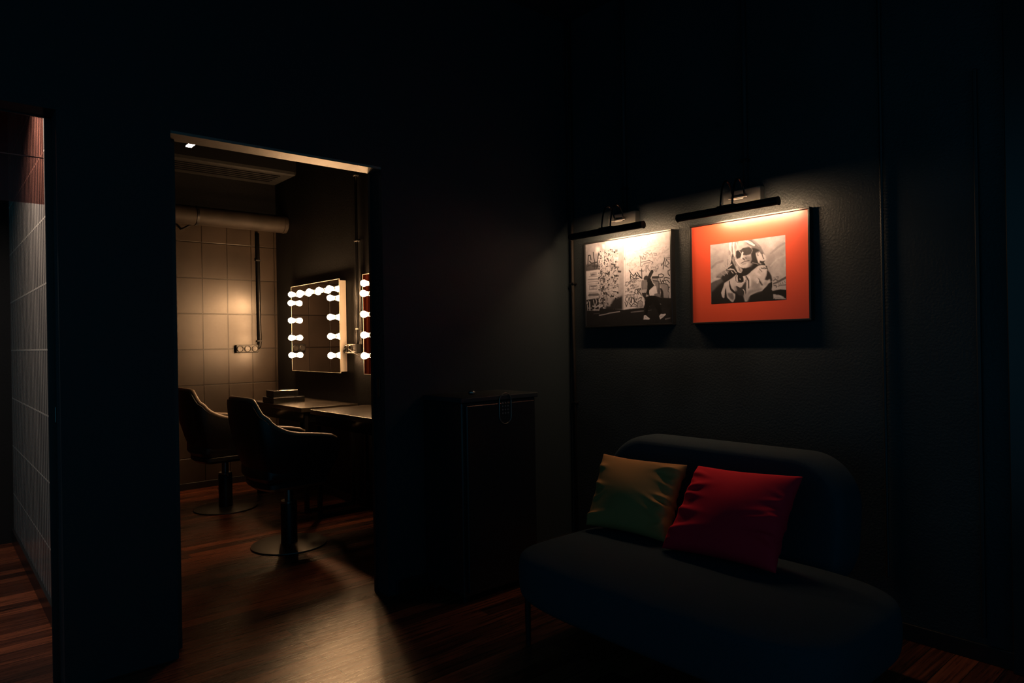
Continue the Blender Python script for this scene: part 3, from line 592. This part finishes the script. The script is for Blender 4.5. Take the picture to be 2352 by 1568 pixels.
# ------------------------------------------------------------------ framed photographs
# shapes of the two printed photographs in millimetres from their upper left corner: p = patch, s = stroke, sc = scrawl, st = stickers
PHOTO_A=[('p',[-7,-4,166,-15,154,425,-11,432],0.34,1),
('p',[89,27,121,33,115,59,83,63],0.7,6),
('p',[140,16,162,20,161,51,143,40],0.75,4),
('p',[-1,127,62,122,116,141,120,168,0,168],0.1,3),
('s',[18,127,23,72,39,72,45,100],7.8,0.04),
('s',[65,57,68,88,76,117,72,157],7.0,0.04),
('s',[111,62,103,92,99,119,93,159],7.0,0.04),
('s',[33,109,49,123,99,120],7.4,0.04),
('s',[57,141,103,145],5.5,0.03),
('s',[15,138,44,131],4.8,0.04),
('p',[123,91,162,87,154,425,109,426],0.1,1),
('p',[123,68,160,70,158,163,127,162],0.08,1),
('p',[127,73,156,74,152,156,127,157],0.82,0),
('p',[136,85,148,85,144,143,133,144],0.6,1),
('p',[133,165,155,166,154,207,133,207],0.6,0),
('s',[138,173,151,174],2.6,0.2),
('s',[143,194,143,199],11.1,0.35),
('p',[0,169,119,167,113,335,0,346],0.66,0),
('s',[7,172,9,343],2.3,0.4),
('p',[34,180,90,179,91,202,36,201],0.42,1),
('p',[41,192,60,189,87,198,43,200],0.15,1),
('s',[26,205,100,207],3.0,0.15),
('s',[16,222,108,224],6.1,0.28),
('s',[16,238,102,238],2.8,0.15),
('s',[21,252,101,252],2.8,0.25),
('s',[29,261,91,262,90,286,29,285,29,261],3.3,0.15),
('s',[40,267,83,268],6.1,0.2),
('s',[58,268,58,285],4.1,0.15),
('s',[39,280,83,281],2.8,0.3),
('s',[20,304,104,305],2.4,0.25),
('p',[13,319,25,310,99,311,111,321,98,328,22,327],0.16,1),
('s',[22,333,83,333],3.3,0.4),
('p',[-5,348,102,343,112,354,109,418,-8,413],0.03,0),
('s',[-2,350,5,372,18,353],4.9,0.6),
('s',[28,361,29,413],8.1,0.6),
('s',[-3,375,-4,412],4.5,0.55),
('s',[9,380,11,412],4.5,0.55),
('s',[11,399,44,400],3.7,0.55),
('s',[59,352,64,371,70,390],5.3,0.5),
('s',[77,343,87,364,73,390,69,414],6.1,0.5),
('s',[53,389,80,396,101,388],8.1,0.55),
('s',[54,412,99,414],5.3,0.5),
('s',[111,328,109,373,106,423],7.3,0.66),
('p',[160,-5,303,-12,294,423,147,427],0.45,0),
('p',[165,7,299,8,300,85,243,66,200,61,165,44],0.55,3),
('st',),
('p',[233,102,265,103,264,129,232,125],0.8,0),
('s',[240,104,259,105],2.6,0.3),
('s',[243,122,258,124],2.6,0.3),
('p',[270,82,286,79,294,91,284,105,270,100],0.42,1),
('p',[208,136,234,145,231,153,205,149],0.06,1),
('p',[239,159,271,166,269,171,239,169],0.06,1),
('p',[256,185,287,191,281,202,259,197],0.04,1),
('p',[157,331,176,343,170,376,155,386],0.32,3),
('p',[181,343,229,349,209,369,191,392,173,369],0.42,3),
('p',[222,356,291,338,290,423,159,420,160,390,191,395],0.03,5),
('s',[212,295,255,297],8.1,0.6),
('s',[221,303,255,305],6.1,0.65),
('p',[312,-13,662,-17,662,385,297,423],0.8,0),
('p',[484,94,643,49,640,304,427,382,385,269],0.68,60),
('s',[308,-6,299,423],5.8,0.5),
('s',[321,34,309,423],2.3,0.45),
('s',[311,116,312,121],4.8,0.2),
('s',[307,127,317,128],3.3,0.2),
('s',[426,47,439,74,447,40,450,66,454,35],3.4,0.66),
('s',[468,41,462,58,476,67,485,52,475,38,468,41],3.4,0.66),
('s',[495,37,501,64,506,47,514,64,520,36],3.4,0.66),
('s',[525,62,535,36,543,62],3.4,0.66),
('s',[530,52,541,53],3.4,0.66),
('s',[557,35,556,60,569,60],3.4,0.66),
('s',[328,84,357,76,383,72],3.0,0.6),
('s',[387,87,420,87,452,81,489,76,525,69],3.4,0.62),
('s',[471,81,507,72,552,68],3.0,0.62),
('s',[529,80,577,86],2.6,0.62),
('s',[465,102,479,93,504,94,492,102,467,103],3.4,0.45),
('s',[517,97,540,89,529,84],3.0,0.55),
('s',[333,149,330,161,349,165,347,150,364,146,366,137,381,136],3.0,0.5),
('s',[365,165,386,167,385,153],2.6,0.55),
('s',[426,117,432,136,430,178],5.1,0.2),
('s',[435,121,445,141,451,119,464,143,469,125],4.7,0.25),
('s',[451,108,469,116,479,106,496,117,510,109,514,120],4.7,0.28),
('s',[523,112,545,116,545,127,527,123],4.7,0.3),
('s',[436,155,463,153,491,149,519,164,510,171],4.7,0.18),
('s',[458,168,477,162,499,164],4.3,0.2),
('s',[435,182,449,169,458,162],4.3,0.25),
('s',[516,119,518,139],3.8,0.35),
('s',[522,137,526,156,536,141,548,158,562,138,573,132],3.0,0.45),
('s',[576,121,593,116,615,108,628,102],3.0,0.5),
('s',[590,101,605,106,600,120],3.0,0.5),
('s',[469,178,469,214],5.1,0.18),
('s',[471,180,485,179,480,192,493,209],4.3,0.2),
('s',[503,183,507,197,518,186],3.8,0.3),
('s',[520,193,538,191,533,207,553,198,539,218,522,206],4.3,0.25),
('s',[543,186,556,189,555,202],3.8,0.3),
('s',[601,147,593,173,588,208],6.4,0.08),
('s',[574,175,578,189,591,169],4.7,0.1),
('s',[611,157,599,191,608,194,622,202],5.1,0.1),
('s',[609,157,630,180,610,190],4.7,0.1),
('s',[612,146,635,149],4.3,0.2),
('s',[609,153,635,158],4.3,0.2),
('s',[633,217,620,221,621,238,631,249],5.5,0.06),
('s',[345,193,361,215,379,231,392,213,398,233],5.5,0.03),
('s',[356,218,353,235,357,248],5.1,0.03),
('s',[403,209,417,228,439,250],5.5,0.03),
('s',[437,193,438,250],5.5,0.03),
('s',[422,203,450,207],4.7,0.03),
('s',[355,216,358,252],4.4,0.04),
('s',[360,228,386,248,399,224,400,241],4.4,0.04),
('s',[374,243,415,247],4.9,0.04),
('s',[406,247,386,256,378,271],4.0,0.06),
('s',[404,228,437,249],4.9,0.04),
('sc',[314,248,385,343],46,0.16),
('sc',[391,117,568,210],26,0.45),
('sc',[376,253,425,299],14,0.3),
('sc',[324,123,416,197],16,0.55),
('sc',[562,84,633,145],16,0.5),
('s',[408,323,401,307,386,312,385,331,400,336,408,323],5.3,0.04),
('s',[409,306,409,338],5.3,0.04),
('s',[411,308,427,307,415,323,433,345],5.3,0.04),
('s',[310,340,360,337,400,334],3.1,0.3),
('s',[333,348,318,351,314,366,324,379],4.4,0.05),
('s',[309,378,320,406,342,352,351,382],4.9,0.04),
('s',[348,350,355,351,356,384],4.4,0.05),
('s',[359,384,362,349,372,365,377,348,378,385],4.4,0.05),
('s',[385,350,381,381,400,386],4.4,0.05),
('s',[384,366,401,363],4.4,0.05),
('s',[401,346,401,363,388,378,402,394],4.4,0.05),
('s',[339,383,358,404,371,389,399,403],4.9,0.05),
('s',[348,407,382,405,406,413],4.4,0.08),
('s',[408,367,418,360,433,357,427,376,408,379,404,409],4.9,0.06),
('s',[427,376,441,386,440,407,426,414],4.4,0.06),
('p',[407,386,432,380,441,396,435,415,411,412],0.38,3),
('p',[439,259,475,259,475,315,434,315],0.26,1),
('s',[438,259,430,313,427,330],3.1,0.08),
('s',[446,262,441,311],3.6,0.1),
('p',[434,315,473,314,469,332,432,324],0.5,1),
('p',[449,249,459,236,476,234,487,246,479,261,451,258],0.05,1),
('p',[506,251,554,257,555,289,554,326,541,344,529,309,514,274],0.26,1),
('s',[515,249,554,251],13.3,0.05),
('p',[512,255,545,260,542,267,514,265],0.45,1),
('s',[517,267,553,274],4.9,0.05),
('p',[551,270,562,274,565,323,568,364,527,355,523,343,546,341,552,307],0.12,1),
('p',[525,345,546,342,564,349,561,362,527,356],0.22,1),
('p',[562,291,607,292,622,308,626,327,619,334,622,376,590,373,587,334,570,312],0.34,1),
('p',[563,312,577,316,587,334,590,373,566,366,569,338],0.03,1),
('s',[560,289,594,289,618,299,622,315,631,312],4.9,0.05),
('s',[622,317,619,334,625,342,622,376],4.4,0.06),
('s',[554,247,557,236,578,234,592,243,584,253,563,254],5.3,0.05),
('s',[565,261,573,286,583,272,589,285,595,258,608,257,630,264],5.3,0.05),
('s',[596,273,614,272,629,288],5.3,0.05),
('s',[603,277,607,290],4.0,0.05),
('s',[510,216,501,228,491,244,484,265],22.2,0.03),
('p',[482,251,505,257,514,278,526,296,496,315,488,333,492,356,471,348,467,332,475,310,476,274],0.015,0),
('p',[490,320,529,298,538,301,545,341,525,343,492,354,488,333],0.8,0),
('s',[505,261,518,284,530,289],4.4,0.6),
('p',[517,284,529,285,531,296,525,296],0.7,0),
('p',[434,330,469,332,466,359,456,366,438,348],0.04,1),
('p',[464,351,481,344,484,360,468,365],0.5,1),
('p',[-18,413,105,420,109,405,297,423,458,417,471,385,491,359,651,375,657,517,-23,519],0.022,1),
('p',[452,358,490,352,527,353,564,364,590,374,626,378,629,423,547,427,445,423,455,396],0.015,1),
('s',[454,370,465,391],6.7,0.3),
('s',[468,391,474,393],3.6,0.5),
('s',[498,397,495,402],3.1,0.5),
('s',[485,413,490,409],3.1,0.5),
('s',[553,399,569,404],2.7,0.3),
('s',[406,413,445,407],4.4,0.3),
('s',[106,448,138,445,165,442,187,438,268,432],5.3,0.4),
('s',[58,437,109,435],2.8,0.12),
('s',[354,440,401,438,444,436],5.8,0.22),
('s',[597,489,629,484],5.8,0.25),
('s',[477,437,501,433],3.6,0.1),
('p',[490,352,527,353,541,367,562,401,576,456,557,465,536,428,514,390,483,417,469,462,448,461,464,416,455,396,461,370],0.008,0),
('p',[444,486,448,462,462,462,474,472,490,481,486,487],0.85,0),
('s',[457,471,464,475],3.1,0.3),
('p',[555,471,567,459,583,460,599,459,601,464,580,479,562,489],0.85,0),
('s',[562,474,580,471],2.7,0.35)]
PHOTO_B=[('p',[311,88,369,85,401,65,411,71,363,97,349,125,335,179,316,153,311,115],0.42,8),
('p',[326,7,410,7,377,36,344,58,318,67],0.7,10),
('s',[408,40,376,55,337,82],10.0,0.42),
('s',[408,99,369,113,336,142],8.3,0.62),
('s',[402,21,370,35,351,59],10.0,0.62),
('p',[7,57,61,63,111,56,104,100,51,101,5,123],0.48,12),
('s',[5,122,36,99,73,92],11.7,0.38),
('p',[39,167,60,155,89,140,123,116,126,94,154,128,191,140,232,109,263,117,283,128,302,123,319,151,340,206,344,249,360,328,0,315,4,201],0.02),
('p',[-5,201,33,187,66,183,77,197,56,208,32,225,16,240,-6,254],0.13,4),
('p',[-5,187,25,173,57,178,62,182,30,190,-4,202],0.62,2),
('p',[23,171,52,154,82,140,108,147,99,161,72,168,63,176,57,178,43,172],0.3,4),
('p',[69,170,101,157,117,151,107,183,77,197,66,183],0.03,2),
('s',[85,141,100,162],3.7,0.45),
('s',[64,155,81,168],3.3,0.4),
('p',[127,-1,192,-4,238,0,264,17,288,45,302,75,311,101,303,122,281,130,266,116,253,94,190,67,144,61,152,105,183,154,178,162,160,152,137,120,123,106,116,122,98,130,78,123,104,110,114,84,107,48,114,15],0.4,2),
('s',[121,-3,118,18,119,36],15.0,0.95),
('s',[119,36,124,55,123,76],6.7,0.85),
('s',[138,4,135,26,138,52,141,72],10.0,0.9),
('s',[128,24,130,53],6.7,0.3),
('p',[127,60,136,66,137,82,127,91,122,76],0.1,2),
('s',[152,7,159,38,172,50,179,66],4.2,0.85),
('s',[111,68,110,89,104,106,94,121],6.7,0.62),
('s',[119,76,117,100,105,119],4.2,0.7),
('s',[104,87,101,113],4.2,0.25),
('s',[133,81,135,110,149,134,169,156],6.7,0.32),
('s',[139,87,145,117,160,140],3.7,0.12),
('p',[123,87,130,103,142,126,150,145,108,141,118,114],0.03,1),
('s',[77,118,94,130,109,124,124,115],5.0,0.65),
('s',[83,128,108,140,137,143],4.2,0.5),
('s',[114,136,134,142,149,160],5.0,0.55),
('s',[122,150,131,160],4.2,0.5),
('p',[161,7,169,0,193,0,205,6,224,21,237,35,247,71,246,102,235,122,221,136,202,140,180,136,166,123,152,101,144,88,147,47,155,28],0.66,3),
('p',[203,76,228,82,247,81,246,115,229,134,214,139,222,118,203,104,195,88],0.3,6),
('p',[194,5,224,16,244,36,210,29,196,33],0.42,6),
('p',[162,18,185,29,189,47,172,42],0.58,5),
('p',[193,-3,241,0,263,21,284,40,293,59,299,72,309,88,280,75,259,63,240,41,217,25],0.22,2),
('s',[196,0,215,10,233,22,251,31],7.5,0.85),
('s',[215,4,234,14,245,24],3.3,0.75),
('s',[241,3,260,23,276,40],5.0,0.33),
('p',[233,40,260,48,281,60,263,68,259,80,266,104,276,125,251,125,228,118,237,101,232,77],0.04,2),
('p',[258,70,270,74,280,68,296,76,309,88,313,107,300,114,279,112,275,123,280,129,271,119,264,95],0.72,1),
('p',[264,68,275,87,267,87],0.2,1),
('p',[280,65,301,77,291,84,284,76],0.15,1),
('p',[279,110,292,115,307,114,300,125,289,128,280,119],0.04,1),
('s',[293,84,296,96,301,104],4.3,0.12),
('s',[301,99,311,108],2.3,0.8),
('s',[240,117,258,123,271,128],2.3,0.4),
('p',[150,49,163,45,179,61,180,76,171,87,153,90,148,74],0.05,1),
('p',[171,50,188,38,219,33,234,44,237,64,229,75,205,77,187,73,174,60],0.07,1),
('s',[171,49,190,51],5.0,0.1),
('s',[167,48,180,65],2.0,0.6),
('s',[237,43,241,56,236,68],2.3,0.35),
('s',[197,38,226,36],2.0,0.3),
('s',[187,61,183,74,181,88],8.3,0.9),
('p',[184,87,192,88,199,96,201,104,194,101,186,93],0.12,1),
('s',[200,89,207,91],4.0,0.1),
('s',[177,114,194,108,208,106,222,105],3.7,0.05),
('p',[180,118,197,112,213,113,202,121,187,124],0.38,2),
('s',[148,96,161,116,177,132],5.0,0.85),
('p',[177,139,202,142,229,137,225,194,192,191,179,157],0.02,1),
('p',[145,123,163,127,182,143,185,153,170,162,157,154,150,141],0.5,2),
('s',[164,132,172,155],3.3,0.15),
('s',[152,131,159,155,175,161],3.3,0.75),
('p',[110,193,130,182,151,168,157,177,158,203,177,214,191,208,189,190,185,181,206,179,226,167,230,162,271,136,288,134,311,138,318,158,329,171,342,187,345,209,338,221,321,228,311,241,288,261,261,266,227,279,213,291,207,308,196,308,189,282,195,273,182,251,177,240,162,252,142,257,140,289,129,308,118,305,94,280,89,234,78,283,73,284,66,276,61,256,73,230,81,207],0.66,1),
('p',[107,196,112,198,113,210,121,236,138,252,169,276,161,278,131,262,114,246,108,226],0.02,1),
('p',[90,230,90,260,94,284,83,286,80,273,83,244],0.02,1),
('p',[97,259,126,260,136,283,131,299,115,293,101,278],0.2,3),
('p',[146,225,177,235,200,206,205,217,203,242,204,274,194,277,189,282,162,275,138,253],0.05,2),
('p',[137,225,149,236,152,251,141,252,133,237],0.4,3),
('s',[150,174,146,183,147,200,156,209,175,215,191,211,201,201],4.3,0.12),
('s',[155,175,151,187,152,203],3.7,0.8),
('s',[151,213,174,216,193,210,199,196,191,182],4.0,0.8),
('p',[157,177,170,181,184,182,190,195,182,207,166,209,158,206],0.02,1),
('s',[169,192,171,195],5.0,0.45),
('s',[201,181,205,204,201,217],3.0,0.15),
('s',[206,183,218,205,218,243],4.3,0.06),
('s',[186,247,195,258,194,277],3.7,0.75),
('s',[149,223,170,235],3.7,0.7),
('p',[188,277,204,268,223,262,217,294,208,308,197,308],0.42,4),
('s',[206,184,216,208,217,243],5.0,0.05),
('s',[222,187,228,206,226,231],6.7,0.82),
('p',[234,202,259,216,277,217,281,235,276,247,252,253,231,244],0.38,5),
('p',[211,255,254,249,294,246,283,261,233,271,213,278],0.35,5),
('p',[263,194,274,200,287,221,296,234,287,236,278,223],0.05,2),
('p',[316,158,330,171,340,191,344,215,334,224,331,207,316,213,303,207,312,188,315,174],0.03,2),
('p',[299,217,316,216,319,228,308,238,297,231],0.45,5),
('s',[286,148,305,154,316,153],4.0,0.04),
('s',[297,145,309,150],2.7,0.05),
('s',[277,152,290,167],2.7,0.12),
('p',[308,139,318,140,318,158,313,151],0.04,1),
('s',[268,153,259,171,277,183],10.0,0.78),
('s',[262,199,269,209,265,219],10.0,0.74),
('p',[344,237,372,229,415,212,415,265,384,260,346,266,339,259],0.55,1),
('p',[360,223,411,200,417,200,417,210,372,229,347,235,344,228],0.12,1),
('s',[351,240,362,240,363,249],5.0,0.1),
('s',[376,233,378,241],2.7,0.15),
('s',[385,230,387,238],2.7,0.15),
('s',[395,226,397,234],2.7,0.15),
('s',[405,222,409,230],2.7,0.15),
('s',[371,245,391,241,415,241],4.3,0.18),
('s',[350,216,358,210,373,218],6.7,0.2),
('s',[363,199,374,198,372,208],5.0,0.28),
('s',[351,201,360,205],3.7,0.35),
('p',[344,265,359,263,384,260,415,265,415,309,403,304,371,287,348,283],0.015,1),
('p',[347,282,358,284,370,294,348,304],0.55,1),
('p',[370,286,386,291,402,300,390,305,377,294],0.6,1),
('s',[348,302,368,299,386,303],3.0,0.4),
('p',[345,305,415,309,414,320,332,315],0.02,1)]
def raster(Wm, Hm, ops, base, seed):
    """paints a monochrome print, 1 mm per cell"""
    rs = np.random.RandomState(seed); img = np.full((Hm, Wm), base, float); yy, xx = np.mgrid[0:Hm, 0:Wm] + .5
    def blur(a, r):
        r = int(max(1, r)); k = np.ones(2 * r + 1) / (2 * r + 1)
        for _ in range(2):
            p = np.pad(a, ((r, r), (0, 0)), 'edge'); c = np.cumsum(np.vstack([np.zeros((1, p.shape[1])), p]), 0); a = (c[2 * r + 1:] - c[:-2 * r - 1]) / (2 * r + 1)
            p = np.pad(a, ((0, 0), (r, r)), 'edge'); c = np.cumsum(np.hstack([np.zeros((p.shape[0], 1)), p]), 1); a = (c[:, 2 * r + 1:] - c[:, :-2 * r - 1]) / (2 * r + 1)
        return a
    def poly(f, val, soft=0):
        P = np.array(f, float).reshape(-1, 2); m = np.zeros((Hm, Wm), bool)
        for (x0, y0), (x1, y1) in zip(P, np.roll(P, -1, 0)):
            if y0 == y1: continue
            c = ((yy > min(y0, y1)) & (yy <= max(y0, y1))) & (xx < x0 + (yy - y0) * (x1 - x0) / (y1 - y0)); m ^= c
        a = m.astype(float)
        if soft: a = blur(a, soft)
        img[:] = img * (1 - a) + val * a
    def stroke(f, wd, val):
        P = np.array(f, float).reshape(-1, 2); d = np.full((Hm, Wm), 1e9)
        x0, y0 = np.maximum(P.min(0) - wd - 3, 0).astype(int); x1, y1 = (P.max(0) + wd + 3).astype(int)
        x1 = min(Wm, x1); y1 = min(Hm, y1)
        if x1 <= x0 or y1 <= y0: return
        X = xx[y0:y1, x0:x1]; Y = yy[y0:y1, x0:x1]; d = np.full(X.shape, 1e9)
        for A, C in zip(P, P[1:]):
            v = C - A; L = max(v @ v, 1e-6); t = np.clip(((X - A[0]) * v[0] + (Y - A[1]) * v[1]) / L, 0, 1)
            d = np.minimum(d, np.hypot(X - A[0] - t * v[0], Y - A[1] - t * v[1]))
        a = np.clip(wd / 2 - d + .6, 0, 1) ; sub = img[y0:y1, x0:x1]; sub[:] = sub * (1 - a) + val * a
    def stickers():
        for k in range(900):
            x = rs.uniform(120, 262) if k % 6 else rs.uniform(106, 128); y = rs.uniform(55, 430); dk = (y / 430) ** 1.3
            w_, h_ = rs.uniform(3, 16), rs.uniform(3, 13); v = rs.choice([.03, .06, .12, .5, .62, .72], p=[.12 + .22 * dk, .08, .1, .2, .3 - .1 * dk, .2 - .12 * dk])
            an = rs.uniform(-.3, .3); c, s_ = math.cos(an), math.sin(an)
            q = [(x + a * c - e * s_, y + a * s_ + e * c) for a, e in ((-w_ / 2, -h_ / 2), (w_ / 2, -h_ / 2), (w_ / 2, h_ / 2), (-w_ / 2, h_ / 2))]
            x0, x1, y0, y1 = int(max(0, x - 14)), int(min(Wm, x + 14)), int(max(0, y - 12)), int(min(Hm, y + 12))
            X = xx[y0:y1, x0:x1] - x; Y = yy[y0:y1, x0:x1] - y; a = (abs(X * c + Y * s_) < w_ / 2) & (abs(-X * s_ + Y * c) < h_ / 2)
            img[y0:y1, x0:x1][a] = v
            if v > .4 and w_ > 7: stroke([x - w_ * .3, y, x + w_ * .3, y], 1.5, .15)
    for op in ops:
        if op[0] == 'p': poly(op[1], op[2], op[3] if len(op) > 3 else 0)
        elif op[0] == 's': stroke(op[1], max(1.6, op[2]), op[3])
        elif op[0] == 'st': stickers()
        elif op[0] == 'sc':
            x0, y0, x1, y1 = op[1]
            for k in range(op[2]):
                cx, cy = rs.uniform(x0, x1), rs.uniform(y0, y1); ph = rs.uniform(0, 6); L = rs.uniform(6, 13); q = []
                for j in range(7): q += [cx + L * (j / 6 - .5) + 4 * math.sin(ph + j * 1.9), cy + 5 * math.cos(ph + j * 2.4)]
                stroke(q, 1.8, op[3])
    g = rs.rand(Hm // 3 + 2, Wm // 3 + 2).repeat(3, 0).repeat(3, 1)[:Hm, :Wm]
    g2 = blur(rs.rand(Hm, Wm), 6); g2 = (g2 - g2.mean()) / (g2.std() + 1e-6)
    img *= 1 + (g - .5) * .10 + g2 * .045
    return np.clip(img, .004, .95)
def print_mesh(name, Wm, Hm, ops, base, seed, parent, streak=False):
    """flat sheet with one vertex every 2 mm; local x to the right, z up, facing -y ... placed on the right wall"""
    img = raster(Wm, Hm, ops, base, seed)
    nx, ny = Wm // 2 + 1, Hm // 2 + 1
    xs = np.linspace(0, Wm, nx); ys = np.linspace(0, Hm, ny)
    ix = np.clip((xs).astype(int), 0, Wm - 2); iy = np.clip(ys.astype(int), 0, Hm - 2)
    val = (img[np.ix_(iy, ix)] + img[np.ix_(iy, ix + 1)] + img[np.ix_(iy + 1, ix)] + img[np.ix_(iy + 1, ix + 1)]) / 4
    X, Y = np.meshgrid(xs, ys); co = np.zeros((ny * nx, 3)); co[:, 1] = -X.ravel() / 1000; co[:, 2] = -Y.ravel() / 1000
    idx = np.arange(nx * ny).reshape(ny, nx); f = np.stack([idx[:-1, :-1], idx[1:, :-1], idx[1:, 1:], idx[:-1, 1:]], -1).reshape(-1, 4)
    me = bpy.data.meshes.new(name); me.vertices.add(len(co)); me.vertices.foreach_set('co', co.ravel())
    me.loops.add(f.size); me.loops.foreach_set('vertex_index', f.ravel().astype(np.int32))
    me.polygons.add(len(f)); me.polygons.foreach_set('loop_start', np.arange(0, f.size, 4, dtype=np.int32)); me.polygons.foreach_set('loop_total', np.full(len(f), 4, dtype=np.int32))
    me.update(); ca = me.color_attributes.new('print', 'FLOAT_COLOR', 'POINT')
    v = val.ravel(); v = v * .66; c4 = np.stack([v, v * .95, v * 1.08, np.ones_like(v)], -1); ca.data.foreach_set('color', c4.ravel().astype(np.float32))
    me.materials.append(M['print']); o = bpy.data.objects.new(name, me); col.objects.link(o); o.parent = parent; return o
def picture_frame(name, y_left, z_top, Wm, Hm):
    r = empty(name, (3.146, y_left, z_top)); W, Hh = Wm / 1000, Hm / 1000; t = .010
    for nm, (y0, y1, z0, z1) in {'frame_rail': (-W - t, t, 0, t), 'frame_rail ': (-W - t, t, -Hh - t, -Hh), 'frame_stile': (0, t, -Hh, 0), 'frame_stile ': (-W - t, -W, -Hh, 0)}.items():
        b = B(); b.box(-.004, XD - 3.146, y0, y1, z0, z1, .0015); b.build(nm.strip(), M['frame'], r)
    b = B(); b.box(.008, .012, -W, 0, -Hh, 0); b.build('backing_board', M['frame'], r)
    return r
fa = picture_frame('framed_photograph', 2.922, 1.902, 640, 511)
tag(fa, 'black framed monochrome photograph of a graffiti wall with a person walking past', 'picture', 'framed pictures')
o = print_mesh('photograph', 640, 510, PHOTO_A, .5, 5, fa); o.location = (.004, 0, 0)
fb = picture_frame('framed_photograph', 2.144, 1.900, 640, 512)
tag(fb, 'black framed portrait of a person in sunglasses with a dog on an orange mount', 'picture', 'framed pictures')
b = B(); b.box(.005, .008, -.640, 0, -.512, 0); b.build('mount', M['mount'], fb, label='bright orange mount board')
o = print_mesh('photograph', 413, 310, PHOTO_B, .56, 9, fb); o.location = (.0042, -.113, -.107)

# ------------------------------------------------------------------ ceiling spotlight tip at the top edge
r = empty('ceiling_spotlight', (1.66, 2.41, 2.80)); tag(r, 'unlit black spotlight whose lower rim just shows at the top edge', 'lamp')
b = B(); b.lathe([(.036, .012), (.04, .0), (.042, .004), (.042, .15), (.03, .16)], n=32); b.build('lamp_head', M['metal'], r, smooth='auto')
b = B(); b.tube([(0, 0, .16), (0, 0, ZC - 2.80)], .008, 10); b.build('stem', M['metal'], r, smooth=True)
